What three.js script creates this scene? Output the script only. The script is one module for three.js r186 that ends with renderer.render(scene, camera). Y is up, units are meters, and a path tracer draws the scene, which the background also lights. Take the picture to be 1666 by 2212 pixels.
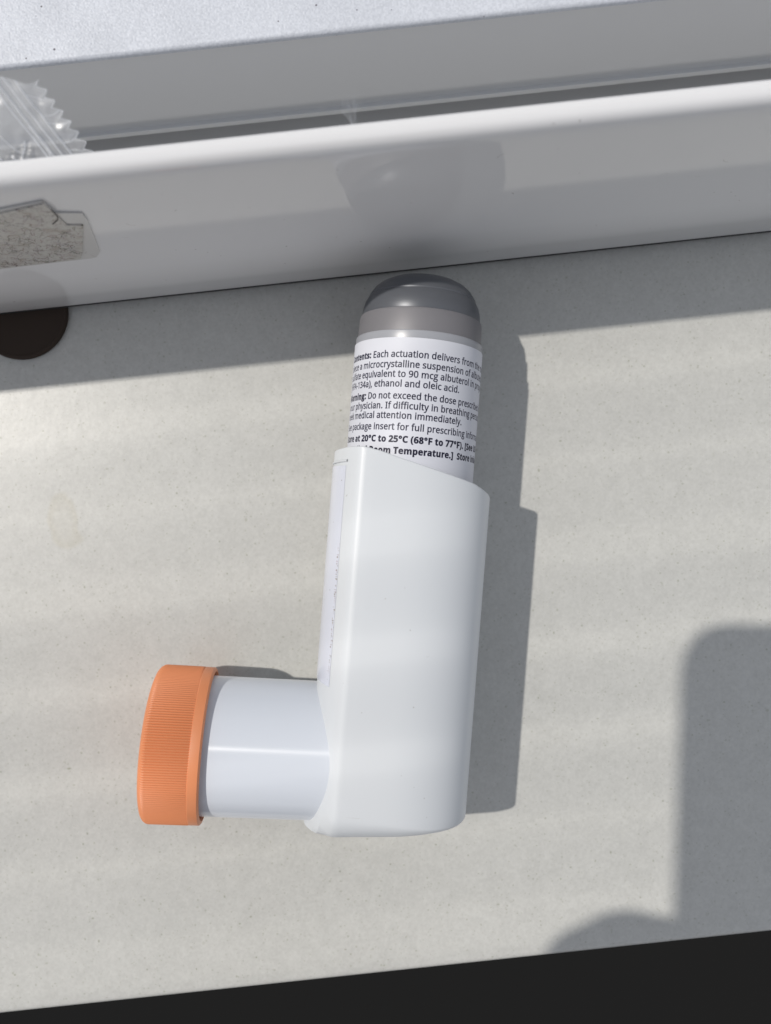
import * as THREE from 'three';
import { mergeGeometries, mergeVertices, toCreasedNormals } from 'three/addons/utils/BufferGeometryUtils.js';
import { RoundedBoxGeometry } from 'three/addons/geometries/RoundedBoxGeometry.js';
import { MarchingCubes } from 'three/addons/objects/MarchingCubes.js';

// ---------------------------------------------------------------- camera, sky, sun, exposure
const MM = 0.001;
const scene = new THREE.Scene();
const H = 155;                                   // lens above the sill, mm
const camera = new THREE.PerspectiveCamera(67.03, 771 / 1024, 0.005, 20);
camera.position.set(0, H * MM, 0);
camera.up.set(0, 0, -1);
camera.lookAt(0, 0, 0);
camera.focus = 0.136;
camera.userData.fStop = 17;
scene.add(camera);

const SUN = new THREE.Vector3(-0.665, 1, -0.215);
{
  const w = 128, h = 64, d = new Float32Array(w * h * 4);
  for (let j = 0; j < h; j++) for (let i = 0; i < w; i++) {
    const e = ((j + 0.5) / h - 0.5) * Math.PI;             // elevation, row 0 is the nadir
    const s = Math.max(0, Math.sin(e)), k = (j * w + i) * 4;
    const up = Math.pow(s, 0.55);
    let c = [0.90 - 0.24 * up, 0.90 - 0.19 * up, 0.92 - 0.11 * up];
    if (e < 0) c = [0.20, 0.20, 0.19];
    for (let q = 0; q < 3; q++) d[k + q] = c[q];
    d[k + 3] = 1;
  }
  const t = new THREE.DataTexture(d, w, h, THREE.RGBAFormat, THREE.FloatType);
  t.mapping = THREE.EquirectangularReflectionMapping; t.magFilter = THREE.LinearFilter; t.minFilter = THREE.LinearFilter; t.needsUpdate = true;
  scene.background = t; scene.environment = t;
  scene.backgroundIntensity = 0.62; scene.environmentIntensity = 0.62;
}
const sun = new THREE.DirectionalLight(new THREE.Color().setRGB(1, 0.95, 0.88), 2.75);
sun.position.copy(SUN).multiplyScalar(0.5);
sun.castShadow = true; sun.shadow.radius = 2;
sun.shadow.mapSize.set(4096, 4096);
Object.assign(sun.shadow.camera, { left: -0.25, right: 0.25, top: 0.25, bottom: -0.25, near: 0.05, far: 1.2 });
scene.add(sun, sun.target);
const renderer = new THREE.WebGLRenderer({ antialias: true });
renderer.setSize(771, 1024);
renderer.toneMapping = THREE.LinearToneMapping;
renderer.toneMappingExposure = 1.08;
renderer.shadowMap.enabled = true;

// ---------------------------------------------------------------- helpers
let seed = 7;
const rnd = () => { seed = (seed * 1664525 + 1013904223) >>> 0; return seed / 4294967296; };
const V = (x, y, z) => new THREE.Vector3(x, y, z);
const rgb = (r, g, b) => new THREE.Color().setRGB(r, g, b);
const lerp = (a, b, t) => a + (b - a) * t;
const clamp = (v, a, b) => Math.min(b, Math.max(a, v));
const smooth = (a, b, v) => { const t = clamp((v - a) / (b - a), 0, 1); return t * t * (3 - 2 * t); };
// piecewise linear table
const table = (rows) => (v) => {
  if (v <= rows[0][0]) return rows[0][1];
  for (let i = 1; i < rows.length; i++) if (v <= rows[i][0]) return lerp(rows[i - 1][1], rows[i][1], (v - rows[i - 1][0]) / (rows[i][0] - rows[i - 1][0]));
  return rows[rows.length - 1][1];
};
// periodic value noise on a lattice
function lattice(n) { const a = new Float32Array(n * n); for (let i = 0; i < n * n; i++) a[i] = rnd(); return a; }
function noiseAt(a, n, u, v) {
  const x = u * n, y = v * n, xi = Math.floor(x), yi = Math.floor(y);
  let fx = x - xi, fy = y - yi; fx = fx * fx * (3 - 2 * fx); fy = fy * fy * (3 - 2 * fy);
  const m = (q) => ((q % n) + n) % n, x0 = m(xi), x1 = m(xi + 1), y0 = m(yi) * n, y1 = m(yi + 1) * n;
  return lerp(lerp(a[y0 + x0], a[y0 + x1], fx), lerp(a[y1 + x0], a[y1 + x1], fx), fy);
}
function dataTexture(n, fill, srgb, repeat = true) {
  const d = new Uint8Array(n * n * 4);
  fill(d, n);
  const t = new THREE.DataTexture(d, n, n, THREE.RGBAFormat);
  t.magFilter = THREE.LinearFilter; t.minFilter = THREE.LinearMipmapLinearFilter; t.generateMipmaps = true;
  if (repeat) t.wrapS = t.wrapT = THREE.RepeatWrapping;
  if (srgb) t.colorSpace = THREE.SRGBColorSpace;
  t.needsUpdate = true;
  return t;
}
function mesh(name, geo, mat, parent) {
  const g = geo; g.scale(MM, MM, MM);
  const m = new THREE.Mesh(g, mat); m.name = name; m.castShadow = m.receiveShadow = true;
  (parent || scene).add(m);
  return m;
}
function thing(name, label, category, pos = [0, 0, 0], turn = 0) {
  const o = new THREE.Group(); o.name = name; o.userData = { label, category };
  o.position.set(pos[0] * MM, pos[1] * MM, pos[2] * MM); o.rotation.y = turn;
  scene.add(o);
  return o;
}
function fromGrid(rows, closed, uvs) {                     // rows: array of arrays of Vector3
  const n = rows[0].length, pos = [], uv = [], idx = [];
  rows.forEach((r, j) => r.forEach((p, i) => { pos.push(p.x, p.y, p.z); if (uvs) uv.push(...uvs(i, j, p)); }));
  const cols = closed ? n : n - 1;
  for (let j = 0; j + 1 < rows.length; j++) for (let i = 0; i < cols; i++) {
    const a = j * n + i, b = j * n + (i + 1) % n, c = a + n, d = b + n;
    idx.push(a, b, d, a, d, c);
  }
  const g = new THREE.BufferGeometry();
  g.setAttribute('position', new THREE.Float32BufferAttribute(pos, 3));
  if (uvs) g.setAttribute('uv', new THREE.Float32BufferAttribute(uv, 2));
  g.setIndex(idx); g.computeVertexNormals();
  return g;
}
// the window stands turned against the picture: its own axes, origin on the foot of its rail under the lens
const TURN = 0.1065, FOOT = V(0, 0, -47.2);
const AX = V(Math.cos(TURN), 0, -Math.sin(TURN)), AZ = V(Math.sin(TURN), 0, Math.cos(TURN));
const toFrame = (p) => { const q = p.clone().sub(FOOT); return V(q.dot(AX), p.y, q.dot(AZ)); };
// a pixel of the photograph (1666 px wide) as a ray; hit a plane given in the window's axes
const F = 1670, PX = 833, PY = 1106;
function hit(px, py, point, normal) {
  const o = toFrame(V(0, H, 0)), e = toFrame(V((px - PX) / F * 100, H - 100, (py - PY) / F * 100)).sub(o);
  const t = (point.clone().sub(o)).dot(normal) / e.dot(normal);
  return o.add(e.multiplyScalar(t));
}
const onFace = (px, py) => { const p = hit(px, py, V(0, 0, -0.25), V(0, 0, 1)); return [p.x, p.y]; };
const onSill = (px, py) => V((px - PX) / F * H, 0, (py - PY) / F * H);
// extrude a closed outline [z, y] along x
function bar(outline, x0, x1, uvScale = 1) {
  const s = new THREE.Shape(outline.map(([z, y]) => new THREE.Vector2(-z, y)));
  const g = new THREE.ExtrudeGeometry(s, { depth: x1 - x0, bevelEnabled: false, curveSegments: 4 });
  g.rotateY(Math.PI / 2); g.translate(x0, 0, 0);           // shape x (= -z) turns to world z with a sign change
  return toCreasedNormals(g, 0.6);
}
function arc(cx, cy, r, a0, a1, n) { const o = []; for (let i = 0; i <= n; i++) { const a = lerp(a0, a1, i / n) * Math.PI / 180; o.push([cx + r * Math.cos(a), cy + r * Math.sin(a)]); } return o; }

// ---------------------------------------------------------------- surfaces
const TILE = 240;                                         // mm of stone in one texture
const stainAt = toFrame(onSill(140, 1130));
const n6 = lattice(6), n14 = lattice(14), n40 = lattice(40), n110 = lattice(110), n400 = lattice(400), n700 = lattice(700);
const specks = [];
for (let i = 0; i < 34000; i++) specks.push([rnd(), rnd(), 0.08 + 0.17 * rnd() * rnd() + (rnd() < 0.003 ? 0.16 : 0), 0.15 + 0.7 * rnd() * rnd(), rnd()]);
const stoneMap = dataTexture(2048, (d, n) => {
  const dark = new Float32Array(n * n), px = n / TILE;
  for (const [u, v, r, k] of specks) {
    const cx = u * n, cy = v * n, rr = r * px, R = Math.ceil(rr + 1.5), ex = 0.7 + 0.6 * ((u * 7919) % 1);
    for (let y = -R; y <= R; y++) for (let x = -R; x <= R; x++) {
      const q = Math.hypot(x * ex, y / ex) / rr, w = 1 - smooth(0.5, 1.25, q);
      if (w > 0) { const at = (((Math.floor(cy) + y) % n + n) % n) * n + (((Math.floor(cx) + x) % n + n) % n); dark[at] = Math.max(dark[at], w * k); }
    }
  }
  for (let j = 0; j < n; j++) for (let i = 0; i < n; i++) {
    const u = (i + 0.5) / n, v = (j + 0.5) / n;
    const cloud = 0.45 * noiseAt(n6, 6, u, v) + 0.35 * noiseAt(n14, 14, u, v) + 0.2 * noiseAt(n40, 40, u, v) - 0.5;
    const grain = 0.5 * noiseAt(n400, 400, u, v) + 0.5 * noiseAt(n700, 700, u, v) - 0.5, mid = noiseAt(n110, 110, u, v) - 0.5;
    let L = 187 + 5 * cloud + 13 * grain + 4 * mid + 4 * (rnd() - 0.5);
    const dk = dark[j * n + i];
    // an old dried drop with an uneven outline
    const mx = (u - 0.5) * TILE - stainAt.x, mz = (0.5 - v) * TILE - stainAt.z;
    const rr = Math.hypot(mx * 1.25, mz * 0.8) + 3.2 * (noiseAt(n40, 40, u, v) - 0.5) + 1.6 * mid;
    const st = (1 - smooth(3.2, 4.4, rr)) * (0.4 + 0.6 * smooth(1.5, 4.0, rr));
    const k = (j * n + i) * 4;
    d[k] = clamp(L - dk * 46 - st * 5, 0, 255); d[k + 1] = clamp(L - dk * 44 - st * 7, 0, 255); d[k + 2] = clamp(L - 4 - dk * 56 - st * 12, 0, 255); d[k + 3] = 255;
  }
}, true);
const stoneBump = dataTexture(1024, (d, n) => {
  for (let j = 0; j < n; j++) for (let i = 0; i < n; i++) {
    const u = (i + 0.5) / n, v = (j + 0.5) / n, k = (j * n + i) * 4;
    const q = 255 * clamp(0.55 * noiseAt(n110, 110, u, v) + 0.45 * noiseAt(n400, 400, u, v), 0, 1);
    d[k] = d[k + 1] = d[k + 2] = q; d[k + 3] = 255;
  }
}, false);
const stone = new THREE.MeshPhysicalMaterial({ map: stoneMap, bumpMap: stoneBump, bumpScale: 0.00002, roughness: 0.38 });
const n64 = lattice(64), n200 = lattice(200);
const paintBump = dataTexture(1024, (d, n) => {
  for (let j = 0; j < n; j++) for (let i = 0; i < n; i++) {
    const u = (i + 0.5) / n, v = (j + 0.5) / n, k = (j * n + i) * 4;
    const q = 255 * clamp(0.35 * noiseAt(n64, 64, u, v) + 0.65 * noiseAt(n200, 200, u, v), 0, 1);
    d[k] = d[k + 1] = d[k + 2] = q; d[k + 3] = 255;
  }
}, false);
paintBump.repeat.set(1 / 60, 1 / 60);                      // uv of extruded bars is in mm
const grit = [];
for (let i = 0; i < 240; i++) grit.push([rnd(), rnd(), 0.09 + 0.2 * rnd() * rnd() + (rnd() < 0.08 ? 0.35 * rnd() : 0), 0.4 + 0.6 * rnd()]);
const grittyMap = dataTexture(1024, (d, n) => {
  const px = n / 110, dark = new Float32Array(n * n);
  for (const [u, v, r, k] of grit) {
    const R = Math.ceil(r * px + 2);
    for (let y = -R; y <= R; y++) for (let x = -R; x <= R; x++) {
      const w = (1 - smooth(0.6, 1.2, Math.hypot(x, y) / (r * px))) * k;
      const at = (((Math.floor(v * n) + y) % n + n) % n) * n + (((Math.floor(u * n) + x) % n + n) % n);
      dark[at] = Math.max(dark[at], w);
    }
  }
  for (let j = 0; j < n; j++) for (let i = 0; i < n; i++) {
    const u = (i + 0.5) / n, v = (j + 0.5) / n, k = (j * n + i) * 4, dk = dark[j * n + i];
    const L = 192 + 10 * (noiseAt(n14, 14, u, v) - 0.5) + 16 * (noiseAt(n400, 400, u, v) - 0.5);
    d[k] = clamp(L - 2 - dk * 120, 0, 255); d[k + 1] = clamp(L + 2 - dk * 128, 0, 255); d[k + 2] = clamp(L + 10 - dk * 128, 0, 255); d[k + 3] = 255;
  }
}, true);
grittyMap.repeat.set(1 / 110, 1 / 110);

const marks = [];
for (let i = 0; i < 55; i++) marks.push([rnd(), rnd(), 0.06 + 0.14 * rnd() * rnd(), 0.2 + 0.6 * rnd(), rnd() < 0.3 ? 0.2 + 0.8 * rnd() : 0, rnd() * 6.3]);
const markMap = (r0, g0, b0, keep = 1) => {
  const cv = document.createElement('canvas'); cv.width = cv.height = 1024;
  const c = cv.getContext('2d'), q = 1024 / 90; c.fillStyle = `rgb(${r0},${g0},${b0})`; c.fillRect(0, 0, 1024, 1024);
  for (const [u, v, r, a0, l, t] of marks) {
    const a = a0 * keep;
    c.fillStyle = c.strokeStyle = `rgba(96,90,84,${a})`;
    if (l) { c.lineWidth = r * q * 0.7; c.beginPath(); c.moveTo(u * 1024, v * 1024); c.quadraticCurveTo(u * 1024 + l * q * Math.cos(t), v * 1024 + l * q * Math.sin(t), u * 1024 + 1.6 * l * q * Math.cos(t + 0.6), v * 1024 + 1.6 * l * q * Math.sin(t + 0.6)); c.stroke(); }
    else { c.beginPath(); c.arc(u * 1024, v * 1024, r * q, 0, 7); c.fill(); }
  }
  const t = new THREE.CanvasTexture(cv); t.colorSpace = THREE.SRGBColorSpace; t.wrapS = t.wrapT = THREE.RepeatWrapping; t.repeat.set(1 / 90, 1 / 90);
  return t;
};
const M = {
  rail: new THREE.MeshPhysicalMaterial({ map: markMap(219, 219, 220), roughness: 0.05, specularIntensity: 1, ior: 1.5 }),
  frameWhite: new THREE.MeshPhysicalMaterial({ color: rgb(0.62, 0.63, 0.645), roughness: 0.42 }),
  outer: new THREE.MeshPhysicalMaterial({ map: grittyMap, roughness: 0.5, bumpMap: paintBump, bumpScale: 0.00005 }),
  shade_strip: new THREE.MeshStandardMaterial({ color: rgb(0.02, 0.02, 0.02), roughness: 0.8 }),  // near-black, stands in for shade in the gap under the rail
  floor: new THREE.MeshPhysicalMaterial({ color: rgb(0.012, 0.012, 0.012), roughness: 1, specularIntensity: 0.05 }),  // near-black base colour takes the place of deep shade below the sill
  wall: new THREE.MeshStandardMaterial({ color: rgb(0.5, 0.48, 0.45), roughness: 0.95 }),
  hair: new THREE.MeshStandardMaterial({ color: rgb(0.03, 0.025, 0.02), roughness: 0.6 }),
  white: new THREE.MeshPhysicalMaterial({ map: markMap(208, 212, 216, 0.4), roughness: 0.42, ior: 1.49 }),
  gloss: new THREE.MeshPhysicalMaterial({ color: rgb(0.66, 0.70, 0.765), roughness: 0.27, anisotropy: 1, anisotropyRotation: Math.PI / 2, ior: 1.49 }),
  orange: new THREE.MeshPhysicalMaterial({ color: rgb(0.69, 0.252, 0.11), roughness: 0.45, ior: 1.49 }),
  alloy: new THREE.MeshPhysicalMaterial({ color: rgb(0.11, 0.117, 0.132), roughness: 0.38, metalness: 0.2 }),
  alloyBand: new THREE.MeshPhysicalMaterial({ color: rgb(0.19, 0.186, 0.198), roughness: 0.48, metalness: 0.1 }),
  whitened: new THREE.MeshPhysicalMaterial({ color: rgb(0.8, 0.82, 0.85), roughness: 0.3, transmission: 0.3, thickness: 0 }),
  film: new THREE.MeshPhysicalMaterial({ color: rgb(0.93, 0.94, 0.96), roughness: 0.32, transmission: 0.8, thickness: 0, ior: 1.5 }),
  dirt: new THREE.MeshStandardMaterial({ color: rgb(0.45, 0.43, 0.4), roughness: 1 }),
  rim: new THREE.MeshPhysicalMaterial({ color: rgb(0.32, 0.33, 0.36), roughness: 0.32 }),
  disc: new THREE.MeshPhysicalMaterial({ color: rgb(0.042, 0.031, 0.025), roughness: 0.75, specularIntensity: 0.25 }),
  lint: new THREE.MeshStandardMaterial({ color: rgb(0.5, 0.52, 0.55), roughness: 1 }),
  skin: new THREE.MeshPhysicalMaterial({ color: rgb(0.45, 0.27, 0.2), roughness: 0.55 }),
  sleeve: new THREE.MeshStandardMaterial({ color: rgb(0.02, 0.02, 0.024), roughness: 1 }),
  phone: new THREE.MeshPhysicalMaterial({ color: rgb(0.04, 0.042, 0.05), roughness: 0.45 }),
  phoneGlass: new THREE.MeshPhysicalMaterial({ color: rgb(0.015, 0.015, 0.018), roughness: 0.08 }),
};

// ---------------------------------------------------------------- the setting: stone sill, floor below it, outer sill
{
  const o = thing('window_sill', 'pale grey speckled stone window sill carrying the inhaler', 'window sill', [FOOT.x, 0, FOOT.z], TURN);
  o.userData.kind = 'structure';
  const zf = 139.2, r = 1.6;                               // front edge, seen at the foot of the picture
  const outline = [[-9, 0], ...[[zf - r, 0]], ...arc(zf - r, -r, r, 90, 0, 6).slice(1), ...arc(zf - r, -20 + r, r, 0, -90, 6), [-9, -20]];
  const g = bar(outline, -330, 330);
  const p = g.attributes.position, uv = new Float32Array(p.count * 2);
  for (let i = 0; i < p.count; i++) { uv[i * 2] = p.getX(i) / TILE + 0.5; uv[i * 2 + 1] = 0.5 - (p.getZ(i) - p.getY(i)) / TILE; }
  g.setAttribute('uv', new THREE.BufferAttribute(uv, 2));
  mesh('slab', g, stone, o);
}
{
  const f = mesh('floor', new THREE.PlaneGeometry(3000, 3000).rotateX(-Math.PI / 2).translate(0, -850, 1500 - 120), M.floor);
  f.userData = { kind: 'structure', label: 'floor far below the front edge of the sill, deep shade put into its near-black colour', category: 'floor' };
  const w = thing('wall', 'plain plaster wall under the window sill', 'wall', [FOOT.x, 0, FOOT.z], TURN);
  w.userData.kind = 'structure';
  mesh('wall_face', new THREE.BoxGeometry(660, 829, 120).translate(0, -20.5 - 414.5, 50), M.wall, w);
}
{
  const o = thing('outer_sill', 'sunlit white painted outer sill with dark grit beyond the window track', 'outer sill', [FOOT.x, 0, FOOT.z], TURN);
  o.userData.kind = 'structure';
  const zb = -37.4, top = 20;
  mesh('outer_ledge', bar([...arc(zb - 0.8, top - 0.8, 0.8, 90, 0, 5), [zb, top - 1.1], [-39, top - 1.1], [-39, -6.2], [-52, -6.2], [-52, -40], [-330, -40], [-330, top - 14]], -330, 330), M.outer, o);
}
// ---------------------------------------------------------------- window frame
{
  const o = thing('window_frame', 'glossy white window frame rail standing along the back of the stone sill', 'window frame', [FOOT.x, 0, FOOT.z], TURN);
  // inner rail: near-vertical face with a soft rounded top lip
  const face = [[-0.9, 2.5], [-0.3, 2.6], [0, 3.1], [-0.05, 20], [-0.15, 40], [-0.25, 52]];
  const lip = []; for (let i = 1; i <= 20; i++) { const a = i / 20 * Math.PI; lip.push([-0.25 - 1.9 * (1 - Math.sign(Math.cos(a)) * Math.pow(Math.abs(Math.cos(a)), 0.8)), 52.0 + 3.3 * Math.pow(Math.sin(a), 0.7)]); }
  const back = [[-3.8, 46], [-3.9, -14], [-8.6, -14], [-8.6, -19.8], [-2.9, -19.8]];
  const outline = [...face, ...lip, ...back.slice(0, 2), [-8.6, -14], [-8.6, 1.9]];
  mesh('inner_rail', bar([...face, ...lip, [-4.05, 47], [-4.6, 44], [-8.8, 42.5], [-9.2, 41.8], [-9.2, 2.5]].filter((q) => q), -330, 330), M.rail, o);
  mesh('shade_strip', bar([[-0.2, 1.5], [-0.2, 2.48], [-0.8, 2.49], [-9.2, 2.49], [-9.2, 0.05], [-9.0, 0.05], [-9.0, 1.5]], -330, 330), M.shade_strip, o);  // dark strip that draws the shadow line along the rail foot
  // the track behind it: floor with a raised runner against the outer wall
  mesh('track', bar([[-9.4, -19.9], [-9.4, -19.0], [-51.8, -19.0], [-51.8, -6.4], [-36.7, -6.3], [-36.7, -5.05], [-36.78, -4.97], [-36.9, -4.95], [-37.1, -5.3], [-37.9, -5.6], [-38.2, -4.6], [-38.2, 18.8], [-38.85, 18.8], [-38.85, -6.1], [-51.95, -6.25], [-51.95, -19.9]], -330, 330), M.frameWhite, o);
}
// ---------------------------------------------------------------- inhaler
{
  const AXIS = Math.atan(0.077), LIFT = 13.05;
  const root = thing('inhaler', 'white plastic inhaler lying on its side with grey canister and orange cap', 'inhaler', [4.3, LIFT, -6.5], 0);
  root.rotation.set(0, -AXIS, 0, 'YZX');
  root.rotation.order = 'YZX'; root.rotation.z = -0.05;
  // local axes: x from the mouthpiece towards the back, z down the long axis, y up
  const cut = table([[-14, -3.5], [-11, -3.9], [-8.6, -3.9], [-6, -3.4], [-4, -2.8], [4, -0.8], [10.7, 0.8], [13, 1.8], [14.2, 2.4], [15, 3.2]]);
  const end = table([[-14, 64.2], [-9, 64.0], [2, 62.9], [9, 62.0], [13, 61.5], [15, 61.0]]);
  const bevel = table([[-14, 58.4], [0, 58.6], [8, 59.6], [15, 60.1]]);
  function section(off) {                                   // outline of the body, wound from the front round over the top
    const top = [], B = 13, ex = 2.25;
    const frontPts = [[-13.9, 0], [-13.8, 2], [-13.45, 4], [-12.9, 6], [-12.2, 8], [-11.35, 9.7], [-10.5, 10.95], [-9.9, 11.75], [-9.4, 12.2], [-8.9, 12.45], [-8.2, 12.55], [-6, 12.7], [-3, 12.9], [0, 13]];
    for (const q of frontPts) top.push(q);
    const N = 26, xs = 0;
    for (let i = 1; i <= N; i++) { const a = Math.PI / 2 * (1 - i / N); top.push([xs + 14.95 * Math.pow(Math.cos(a), 2 / ex), B * Math.pow(Math.sin(a), 2 / ex)]); }
    const pts = [...top, ...top.slice(1, -1).reverse().map(([x, y]) => [x, -y])];
    if (!off) return pts;
    return pts.map(([x, y]) => { const r = Math.hypot(x, y); return [x * (1 - off / r), y * (1 - off / r)]; });
  }
  const outer = section(0), inner = section(1.15);
  const rows = [];
  const ring = (pts, zf, k = 1) => rows.push(pts.map(([x, y]) => V(x, y * k, zf(x, y))));
  // rounded foot, closed at mid height
  ring(section(9), (x) => end(x) - 3, 0.001); ring(section(2.2), (x) => end(x) - 2.6, 0.45); ring(section(0.9), (x) => end(x) - 0.1, 0.52); ring(section(0.5).map(([x, y]) => [x < -10.5 ? x - 0.9 : x, y]), (x) => end(x), 0.55);
  for (const [q, k] of [[0.97, 0.6], [0.78, 0.78], [0.5, 0.91], [0.22, 0.98], [0.08, 0.995]]) ring(section(0.35 * q * q).map(([x, y]) => [x < -10.5 ? x - 0.9 * q * q : x, y]), (x) => lerp(bevel(x), end(x), q), k);
  for (const z of [58.2, 57.2, 50, 40, 30, 20, 12, 7]) ring(outer, () => z);
  for (const e of [2, 0.5, 0.18]) ring(outer, (x) => cut(x) + e);
  ring(section(0.12), (x) => cut(x) + 0.04); ring(section(0.3), (x) => cut(x)); ring(section(0.85), (x) => cut(x)); ring(section(1.03), (x) => cut(x) + 0.05);
  for (const e of [0.25, 2, 8]) ring(inner, (x) => cut(x) + e);
  ring(inner, () => 20); ring(section(8), () => 21);
  const bodyGeo = fromGrid(rows.map((r) => r.slice().reverse()), true, (i, j, p) => [p.x + 20, p.z + 0.7 * p.y]);
  const body = mesh('actuator_body', toCreasedNormals(bodyGeo, 0.5), M.white, root);

  // front label panel: a thin sheet on the front face, with dirt along the edge
  {
    const cv = document.createElement('canvas'); cv.width = 128; cv.height = 1024;
    const c = cv.getContext('2d'); c.fillStyle = '#cfd3df'; c.fillRect(0, 0, 128, 1024);
    for (let i = 0; i < 150; i++) { const y = 360 + 610 * Math.floor(rnd() * 60 + 0.6 * rnd()) / 60, a = rnd() * Math.exp(-Math.pow((y - 640) / 260, 2)); c.fillStyle = `rgba(${80 + 40 * rnd()},${70 + 30 * rnd()},${60 + 20 * rnd()},${0.08 + 0.5 * a})`; c.fillRect(120 + 7 * rnd() * rnd(), y, 1 + 3 * rnd(), 1 + 7 * rnd()); }
    for (let i = 0; i < 24; i++) { c.fillStyle = 'rgba(70,66,62,0.5)'; c.fillRect(20 + 100 * rnd(), 1024 * rnd(), 1 + 2 * rnd(), 1 + 3 * rnd()); }
    const t = new THREE.CanvasTexture(cv); t.colorSpace = THREE.SRGBColorSpace;
    const pts = [[-12.0, -8.35], [-13.0, -6], [-13.6, -4], [-13.95, -2], [-14.05, 0], [-13.95, 2], [-13.6, 4], [-13.05, 6], [-12.27, 8], [-11.58, 9.3]];
    const rr = [];
    for (let j = 0; j <= 20; j++) { const z = lerp(-0.6, 37.4, j / 20); rr.push(pts.map(([x, y]) => V(x - 0.015, y, z))); }
    const lab = mesh('front_label', fromGrid(rr, false, (i, j) => [i / (pts.length - 1), 1 - j / 20]), new THREE.MeshPhysicalMaterial({ map: t, roughness: 0.16, side: THREE.DoubleSide }), root);
    // raised rib above the label
    const curve = new THREE.CatmullRomCurve3([[-13.9, 0], [-13.5, 4], [-12.9, 6], [-12.2, 8], [-11.35, 9.7]].map(([x, y], i) => V(x - 0.03, y + 0.03, -1.25 - 0.05 * i)));
    mesh('rib', new THREE.TubeGeometry(curve, 20, 0.22, 8), M.white, root);
  }
  // mouthpiece
  const UPTILT = 0.055, MZ = 51.3, MR = 12.25;
  {
    const prof = [[MR, 9.5], [MR, 13], [MR - 0.02, 34], [MR - 0.25, 36.6], [MR - 0.6, 37.4], [MR - 1.6, 37.4], [MR - 1.6, 9.5]].map(([r, y]) => new THREE.Vector2(r, y));
    const g = new THREE.LatheGeometry(prof, 160); g.rotateZ(Math.PI / 2 - UPTILT); g.translate(0, -1.8, MZ);
    mesh('mouthpiece', toCreasedNormals(g, 0.7), M.gloss, root);
  }
  mesh('parting_line', new THREE.TubeGeometry(new THREE.CatmullRomCurve3([V(-8.2, 12.5, 58.1), V(-4, 12.78, 58.15), V(1.5, 12.93, 58.2)]), 12, 0.05, 5), M.dirt, root);
  // ribbed cap
  {
    const N = 196 * 4, R = 13.7, rows = [], z = (a) => [Math.cos(a), Math.sin(a)];
    // [distance from the body axis along the mouthpiece, radius, rib depth]
    const st = [[34.4, 12.75, 0], [32.7, 12.8, 0], [32.45, 13.0, 0], [32.5, 13.4, 0], [32.75, R + 0.02, 0], [34.3, R + 0.02, 0], [34.45, R - 0.12, 0.2], [34.7, R - 0.04, 0.2], [41.3, R - 0.04, 0.2], [41.7, R - 0.1, 0.18], [42.1, R - 0.3, 0.1], [42.4, R - 0.65, 0.03], [42.58, R - 1.15, 0], [42.68, R - 2.2, 0], [42.8, 4, 0], [42.8, 0.01, 0]];
    for (const [x, r, dep] of st) {
      const row = [];
      for (let i = 0; i < N; i++) { const a = i / N * Math.PI * 2, q = r + dep * [-0.5, 0.25, 0.5, 0.25][i % 4], [cy, cz] = z(a); row.push(V(-x, q * cy, MZ + q * cz)); }
      rows.push(row);
    }
    mesh('cap', toCreasedNormals(fromGrid(rows, true).translate(0, 0, -MZ).rotateZ(-UPTILT).translate(0, -1.8, MZ), 0.75), M.orange, root);
  }
  // canister: alloy can, label sleeve, clear outer shell
  {
    const lathe = (p, n = 128) => { const g = new THREE.LatheGeometry(p.map(([r, y]) => new THREE.Vector2(r, y)), n); g.rotateX(-Math.PI / 2); return g; };
    // lathe y runs up the canister (towards -z)
    const can = new THREE.Group(); can.name = 'canister'; root.add(can);
    const dome = [[10.75, 28.35], [10.8, 28.6], [10.7, 29.8], [10.4, 31.0], [9.9, 31.9], [9.75, 32.1], [9.75, 32.35], [9.5, 32.8], [8.9, 33.7], [7.9, 34.6], [6.4, 35.4], [4.6, 35.9], [2.4, 36.2], [0.01, 36.3]];
    mesh('can_end', toCreasedNormals(lathe(dome), 0.5), M.alloy, can);
    mesh('can_wall', toCreasedNormals(lathe([[10.6, -18], [11.3, 20], [11.3, 24.2], [11.15, 27.9], [11.05, 28.25], [10.7, 28.4]]), 0.5), M.alloyBand, can);
    mesh('sleeve_rim', lathe([[11.42, 22.6], [11.56, 22.7], [11.56, 24.15], [11.46, 24.3], [11.2, 24.32]]), M.rim, can);
    // printed label
    const W = 2048, PXMM = W / (2 * Math.PI * 11.7), hh = 42, cv = document.createElement('canvas');
    cv.width = W; cv.height = Math.round(hh * PXMM);
    const c = cv.getContext('2d'); c.fillStyle = '#d0d2da'; c.fillRect(0, 0, W, cv.height);
    const fs = 1.56 * PXMM, left = (180 - 84) / 360 * W;
    c.textBaseline = 'alphabetic'; c.fillStyle = '#0d0d26';
    const reg = `${fs}px sans-serif`, bold = `bold ${fs}px sans-serif`;
    c.font = reg; const k = 16.3 * PXMM / c.measureText('Each actuation delivers').width;
    const lines = [
      [3.4, 'Contents:', ' Each actuation delivers from the mouth-'], [5.1, '', 'piece a microcrystalline suspension of albuterol'],
      [6.75, '', 'sulfate equivalent to 90 mcg albuterol in propellant'], [8.4, '', '(HFA-134a), ethanol and oleic acid.'],
      [10.45, 'Warning:', ' Do not exceed the dose prescribed by'], [12.15, '', 'your physician. If difficulty in breathing persists,'],
      [13.8, '', 'seek medical attention immediately.'], [15.75, '', 'See package insert for full prescribing information.'],
      [17.8, 'Store at 20\u00b0C to 25\u00b0C (68\u00b0F to 77\u00b0F). [See USP', ''], [19.75, 'Controlled Room Temperature.]  Store inhaler', '']];
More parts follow.
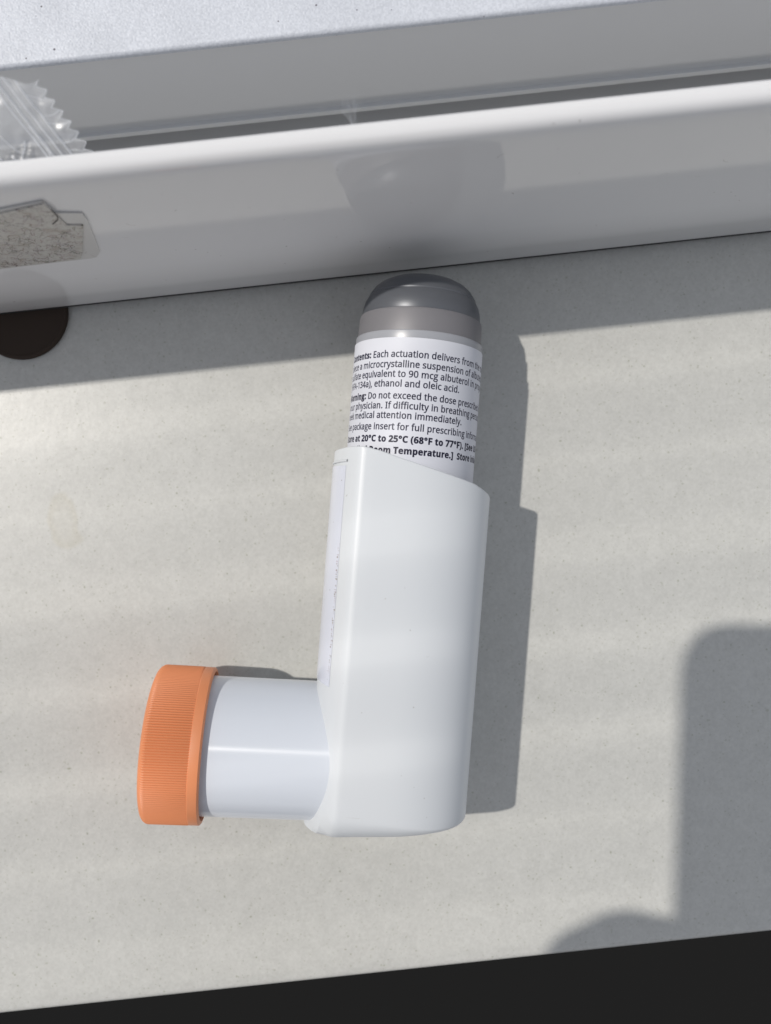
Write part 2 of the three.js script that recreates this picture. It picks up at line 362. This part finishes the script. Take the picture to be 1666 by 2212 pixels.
    for (const [y, b, r] of lines) {
      c.save(); c.translate(left, y * PXMM); c.scale(k, 1);
      c.font = bold; c.lineWidth = 2.0; c.strokeStyle = '#0d0d26'; c.fillText(b, 0, 0); c.strokeText(b, 0, 0); const w = b ? c.measureText(b).width : 0;
      c.font = reg; c.lineWidth = 1.6; c.strokeStyle = '#0d0d26'; c.fillText(r, w, 0); c.strokeText(r, w, 0);
      c.restore();
    }
    const t = new THREE.CanvasTexture(cv); t.colorSpace = THREE.SRGBColorSpace; t.wrapS = THREE.RepeatWrapping;
    const rr = [], N = 160;
    for (let j = 0; j <= 8; j++) { const row = []; for (let i = 0; i <= N; i++) { const a = (i / N * 2 - 1) * Math.PI; row.push(V(11.7 * Math.sin(a), 11.7 * Math.cos(a), -22.9 + hh * j / 8)); } rr.push(row); }
    mesh('printed_label', fromGrid(rr, false, (i, j) => [i / N, 1 - j / 8]), new THREE.MeshPhysicalMaterial({ map: t, roughness: 0.5, specularIntensity: 0.5, side: THREE.DoubleSide }), can);
  }
}
// ---------------------------------------------------------------- dark disc slid under the rail
{
  const p = V((43 - PX) / F * (H - 1.3), 0.06, (674 - PY) / F * (H - 1.3));
  const o = thing('round_disc', 'dark brown round disc lying on the sill, half under the white rail', 'disc', [p.x, p.y, p.z]);
  const prof = [[0.01, 0], [8.9, 0], [9.3, 0.2], [9.35, 0.5], [9.35, 1.0], [9.2, 1.3], [8.9, 1.38], [8.6, 1.3], [8.3, 1.22], [0.01, 1.22]].map(([r, y]) => new THREE.Vector2(r, y));
  mesh('disc_body', new THREE.LatheGeometry(prof, 96), M.disc, o);
}
// ---------------------------------------------------------------- old tape on the rail
{
  const o = thing('tape_strip', 'dirty clear tape remnant full of lint stuck to the white rail', 'tape', [FOOT.x, 0, FOOT.z], TURN);
  const zb = (x, y) => [x / 5.097, y / 5.097 + 379.6];     // points read off an enlarged view
  const wide = [[-300, 400], [0, 355], [470, 262], [600, 390], [900, 392], [960, 470], [1050, 690], [1095, 820], [1060, 875], [1000, 890], [0, 1008], [-300, 1045]].map((q) => onFace(...zb(...q)));
  const fold = [[-300, 420], [0, 380], [480, 272], [560, 345], [640, 420], [735, 510], [910, 512], [905, 815], [880, 880], [0, 985], [-300, 1020]].map((q) => onFace(...zb(...q)));
  const xs = wide.map((q) => q[0]), ys = wide.map((q) => q[1]), x0 = Math.min(...xs), x1 = Math.max(...xs), y0 = Math.min(...ys), y1 = Math.max(...ys);
  const W = 1024, Hh = Math.round(W * (y1 - y0) / (x1 - x0));
  function sheet(fuzz, base, alpha) {
    const cv = document.createElement('canvas'); cv.width = W; cv.height = Hh;
    const c = cv.getContext('2d'); c.fillStyle = base; c.fillRect(0, 0, W, Hh);
    for (let i = 0; i < fuzz / 14; i++) {
      const x = W * rnd(), y = Hh * rnd(), q = 12 + 46 * rnd(), g = c.createRadialGradient(x, y, 0, x, y, q);
      g.addColorStop(0, `rgba(${112 + 20 * rnd()},${96 + 16 * rnd()},84,${0.10 + 0.16 * rnd()})`); g.addColorStop(1, 'rgba(112,96,84,0)');
      c.fillStyle = g; c.fillRect(x - q, y - q, 2 * q, 2 * q);
    }
    for (let i = 0; i < fuzz; i++) {
      let x = W * rnd(), y = Hh * rnd(), a = rnd() * 6.3;
      const edge = Math.abs(noiseAt(n14, 14, x / W, y / Hh) - 0.5) < 0.22 ? 1 : 0.35;
      c.strokeStyle = `rgba(${50 + 40 * rnd()},${42 + 34 * rnd()},${40 + 30 * rnd()},${alpha * edge * (0.3 + 0.7 * rnd())})`; c.lineWidth = 1.5 + 5 * rnd() * rnd();
      c.beginPath(); c.moveTo(x, y);
      for (let s = 0; s < 5; s++) { a += (rnd() - 0.5) * 2.4; x += 10 * Math.cos(a); y += 10 * Math.sin(a); c.lineTo(x, y); }
      c.stroke();
    }
    return cv;
  }
  const put = (name, poly, z, depth, cv, rough) => {
    const s = new THREE.Shape(poly.map(([x, y]) => new THREE.Vector2(x, y)));
    const g = new THREE.ExtrudeGeometry(s, { depth, bevelEnabled: true, bevelThickness: 0.04, bevelSize: 0.05, bevelSegments: 2 });
    g.translate(0, 0, z);
    const p = g.attributes.position, uv = new Float32Array(p.count * 2);
    for (let i = 0; i < p.count; i++) { uv[i * 2] = (p.getX(i) - x0) / (x1 - x0); uv[i * 2 + 1] = (p.getY(i) - y0) / (y1 - y0); }
    g.setAttribute('uv', new THREE.BufferAttribute(uv, 2));
    const t = new THREE.CanvasTexture(cv); t.colorSpace = THREE.SRGBColorSpace;
    return mesh(name, g, new THREE.MeshPhysicalMaterial({ map: t, roughness: rough }), o);
  };
  put('tape_backing', wide, -0.12, 0.16, sheet(140, '#c6c5c3', 0.3), 0.18);
  put('folded_tape', fold, 0.12, 0.14, sheet(2300, '#b9b6b1', 0.85), 0.2);
  const hair = new THREE.CatmullRomCurve3([[560, 330], [625, 400], [630, 440], [575, 490]].map((q) => { const [x, y] = onFace(...zb(...q)); return V(x, y, 0.36); }));
  mesh('hair', new THREE.TubeGeometry(hair, 20, 0.06, 5), M.hair, o);
}
// ---------------------------------------------------------------- crimped wrapper behind the rail
{
  const o = thing('plastic_wrapper', 'crumpled clear plastic wrapper with saw-toothed crimped end behind the white rail', 'wrapper', [FOOT.x, 0, FOOT.z], TURN);
  const pt = V(0, 51, -5.2), nrm = V(0, 0.86, 0.5).normalize();
  const P0 = hit(102.5, 194, pt, nrm), P1 = hit(187.5, 306, pt, nrm);
  const E = P1.clone().sub(P0), pitch = E.length() / 5; E.normalize();
  const Wd = E.clone().cross(nrm).normalize(); if (Wd.x > 0) Wd.negate();
  const nu = 240, nv = 130, rows = [];
  for (let j = 0; j <= nv; j++) {
    const w = 30 * j / nv, row = [];
    for (let i = 0; i <= nu; i++) {
      const e0 = -1.75 * pitch * 0.55 - 0.62 * w + 0.5 * Math.sin(w * 1.1), e = lerp(e0, 5 * pitch + 9, i / nu);
      const ph = ((e / pitch) % 1 + 1) % 1, tooth = ph < 0.72 ? (ph / 0.72) * 0.62 * 1 : 0.62 * (1 - (ph - 0.72) / 0.28);
      const inset = (ph < 0.28 ? 1.0 * ph / 0.28 : 1.0 * (1 - (ph - 0.28) / 0.72)) * Math.max(0, 1 - w / 2.2);
      let d = 0;
      for (const c of [2.7, 3.75, 4.8]) d += 0.3 * Math.exp(-Math.pow((w - c) / 0.16, 2));
      const fine = noiseAt(n40, 40, e / 60, w / 60) - 0.5, big = noiseAt(n14, 14, e / 70 + 0.3, w / 70) - 0.5;
      d += fine * 0.5 * smooth(0, 2, w) + big * 1.6 * smooth(3, 9, w);
      d += 0.10 * Math.pow(Math.abs(Math.sin(e * 0.95 + 0.5 * Math.sin(w))), 6) * (1 - smooth(1.8, 2.8, w));
      if (w > 6 && e > 3) d += 0.18 * Math.sin(e * 4.6) * Math.sin(w * 4.6) * smooth(6, 7, w);
      d += 5.5 * smooth(12, 20, w) * smooth(-6, 4, e - 4);
      const p = P0.clone().addScaledVector(E, e).addScaledVector(Wd, w + inset).addScaledVector(nrm, d);
      if (p.z > -4.6) { p.y -= (p.z + 4.6) * 1.1; p.z = -4.6 - 0.02 * (p.z + 4.6); }
      row.push(p);
    }
    rows.push(row);
  }
  M.film.side = THREE.DoubleSide;
  mesh('wrapper_film', fromGrid(rows, false), M.film, o);
  // stress-whitened crimps, the cut edge and fold creases follow the film's own surface
  const at = (fi, fj) => { const i = clamp(fi * nu, 0, nu), j = clamp(fj * nv, 0, nv), i0 = Math.min(nu - 1, Math.floor(i)), j0 = Math.min(nv - 1, Math.floor(j)), u = i - i0, v = j - j0; return rows[j0][i0].clone().lerp(rows[j0][i0 + 1], u).lerp(rows[j0 + 1][i0].clone().lerp(rows[j0 + 1][i0 + 1], u), v); };
  const crease = (name, pts, rad) => mesh(name, new THREE.TubeGeometry(new THREE.CatmullRomCurve3(pts, false, 'catmullrom', 0.1), pts.length * 3, rad, 5), M.whitened, o);
  crease('cut_edge', rows[0].filter((p, i) => i % 2 === 0), 0.045);
  for (const c of [2.7, 3.75, 4.8, 5.6]) { const pts = []; for (let q = 0; q <= 60; q++) pts.push(at(q / 60, c / 30)); crease('crimp_line', pts, 0.085); }
  for (let f = 0; f < 22; f++) {
    let a = rnd(), b = 0.2 + 0.5 * rnd(), dir = rnd() * 6.3; const pts = [];
    for (let q = 0; q < 7; q++) { pts.push(at(a, b)); dir += (rnd() - 0.5) * 0.7; a = clamp(a + 0.05 * Math.cos(dir), 0, 1); b = clamp(b + 0.035 * Math.sin(dir), 0.17, 1); }
    crease('fold_crease', pts, 0.04 + 0.05 * rnd());
  }
  for (let f = 0; f < 6; f++) { const a = 0.12 + 0.1 * f, pts = []; for (let q = 0; q <= 8; q++) pts.push(at(a + 0.004 * q * (f % 2 ? 1 : -0.6), (0.05 + q * 0.33) / 30)); crease('fold_crease', pts, 0.04); }
}
// ---------------------------------------------------------------- lint caught on the rail
{
  const at = hit(764, 240, V(0, 52, -4.3), V(0, 0, 1));
  const o = thing('lint_tuft', 'tiny pale tuft of lint caught on the back edge of the rail', 'lint', [0, 0, 0]);
  o.position.copy(FOOT.clone().addScaledVector(AX, at.x).addScaledVector(AZ, -4.4).add(V(0, 52, 0)).multiplyScalar(MM)); o.rotation.y = TURN;
  const gs = [];
  for (let i = 0; i < 11; i++) {
    const pts = [V((rnd() - 0.5) * 0.8, -0.5 + rnd(), -0.2)];
    let a = 1.2 + rnd() * 1.2;
    for (let s = 0; s < 6; s++) { a += (rnd() - 0.5) * 1.5; const q = pts[pts.length - 1]; pts.push(V(q.x + 0.32 * Math.cos(a), q.y + 0.5 * Math.sin(a), q.z - 0.7 * rnd())); }
    gs.push(new THREE.TubeGeometry(new THREE.CatmullRomCurve3(pts), 14, 0.014, 4));
  }
  mesh('fibres', mergeGeometries(gs), M.lint, o);
}
// ---------------------------------------------------------------- unseen rods added towards the sun to cast faint soft bands over the stone
{
  const o = thing('added_rods', 'thin wire rods of an unseen rack high above the sill, drawing faint soft bands', 'added_rack', [-0.665 * 620, 620, -0.215 * 620], TURN);
  const rodMat = new THREE.MeshStandardMaterial({ color: rgb(0.6, 0.6, 0.6), roughness: 0.4, metalness: 0.6 });
  const rods = [[-32, 1.0], [-14, 1.3], [1, 1.0], [21, 1.5], [39, 1.7], [57, 1.4], [73, 1.0], [96, 1.3]];
  for (const [z, d] of rods) mesh('rod', new THREE.CylinderGeometry(d / 2, d / 2, 900, 10).rotateZ(Math.PI / 2 + (z % 5) * 0.006).translate(0, 0, z), rodMat, o);
  for (const x of [-450, 450]) mesh('rail_end', new THREE.BoxGeometry(8, 8, 170).translate(x, 0, 32), rodMat, o);
}
// ---------------------------------------------------------------- the phone that takes the picture and the hand that holds it (above the frame; their shadows are in view)
{
  const o = thing('phone', 'dark phone held level above the sill, throwing the straight-edged shadow', 'phone', [0, 0, 0], -0.03);
  const w = 78, l = 160, th = 8, r = 10, x0 = -44.5, z0 = -9.6;
  const s = new THREE.Shape(), X0 = x0, X1 = x0 + w, Y0 = z0, Y1 = z0 + l;
  s.moveTo(X0 + r, Y0); s.lineTo(X1 - r, Y0); s.quadraticCurveTo(X1, Y0, X1, Y0 + r); s.lineTo(X1, Y1 - r); s.quadraticCurveTo(X1, Y1, X1 - r, Y1); s.lineTo(X0 + r, Y1); s.quadraticCurveTo(X0, Y1, X0, Y1 - r); s.lineTo(X0, Y0 + r); s.quadraticCurveTo(X0, Y0, X0 + r, Y0);
  const g = new THREE.ExtrudeGeometry(s, { depth: th - 2, bevelEnabled: true, bevelSize: 0.9, bevelThickness: 1, bevelSegments: 3, curveSegments: 10 });
  g.rotateX(Math.PI / 2); g.translate(0, H + 1.4 + th - 1, 0);
  mesh('phone_body', g, M.phone, o);
  mesh('screen', new RoundedBoxGeometry(w - 5, 0.3, l - 6, 2, 0.14).translate(x0 + w / 2, H + 1.4 + th + 0.16, z0 + l / 2), M.phoneGlass, o);
  mesh('lens_ring', new THREE.TorusGeometry(5, 0.7, 10, 40).rotateX(Math.PI / 2).translate(0, H + 0.9, 0), M.phone, o);
}
{
  const o = thing('person', 'bare hand with curled fingers gripping the phone, shadow at the sill front edge', 'person');
  const res = 96, half = 92, C = V(-34, 146, 131);
  const bones = [];
  const chain = (pts) => { for (let i = 0; i + 1 < pts.length; i++) bones.push([V(...pts[i].slice(0, 3)), V(...pts[i + 1].slice(0, 3)), pts[i][3], pts[i + 1][3]]); };
  chain([[-50, 149, 52, 11], [-52, 146, 82, 14], [-48, 140, 122, 15], [-44, 128, 165, 19], [-42, 122, 205, 22]]);    // palm edge to forearm
  chain([[-40, 145, 62, 10], [-38, 143, 112, 13]]);
  for (const [z, k] of [[46, 0.95], [63, 1.05], [81, 1], [97, 0.82]]) chain([[-52, 149.5, z + 2, 9.2], [-43, 145.5, z, 8.6], [-43 + 26 * k, 144, z + 2, 8], [-43 + 45 * k, 146.5, z + 5, 7.2], [-43 + 58 * k, 147.4, z + 8, 6.3]]);
  chain([[-50, 146, 100, 13], [-50, 160, 84, 11], [-43, 173.5, 64, 9.5], [-28, 174, 47, 8.6], [-16, 173.6, 38, 7.6]]);                // thumb over the screen
  for (const b of bones) { for (const q of [b[0], b[1]]) { q.z += 12; q.x -= 4.5; } }
  const mc = new MarchingCubes(res, M.skin, false, false, 400000);
  mc.isolation = 0; mc.reset();
  const p = V(0, 0, 0), ab = V(0, 0, 0), ap = V(0, 0, 0);
  for (let k = 0; k < res; k++) for (let j = 0; j < res; j++) for (let i = 0; i < res; i++) {
    p.set((i - res / 2) / (res / 2) * half + C.x, (j - res / 2) / (res / 2) * half + C.y, (k - res / 2) / (res / 2) * half + C.z);
    let sum = 0;
    for (const [a, b, ra, rb] of bones) {
      ab.subVectors(b, a); ap.subVectors(p, a);
      const t = clamp(ap.dot(ab) / ab.lengthSq(), 0, 1), d = ap.addScaledVector(ab, -t).length() - lerp(ra, rb, t);
      if (d < 14) sum += Math.exp(-d * 0.9);
    }
    mc.field[i + j * res + k * res * res] = sum > 0 ? Math.log(sum) / 0.9 : -14;
  }
  mc.update();
  const n = mc.count, g = new THREE.BufferGeometry();
  g.setAttribute('position', new THREE.BufferAttribute(mc.positionArray.slice(0, n * 3), 3));
  g.setAttribute('normal', new THREE.BufferAttribute(mc.normalArray.slice(0, n * 3), 3));
  g.scale(half, half, half); g.translate(C.x, C.y, C.z);
  const gi = mergeVertices(g.deleteAttribute('normal'), 0.01); gi.computeVertexNormals();
  mesh('hand', gi, M.skin, o);
  const cuff = [[21.5, 0], [26, 0], [27, 3], [28, 60], [32, 140], [0.01, 140]].map(([r, y]) => new THREE.Vector2(r, y));
  const cg = new THREE.LatheGeometry(cuff, 40); cg.rotateX(Math.PI / 2 + 0.14); cg.translate(-43, 125, 191);
  mesh('sleeve', cg, M.sleeve, o);
}
renderer.render(scene, camera);
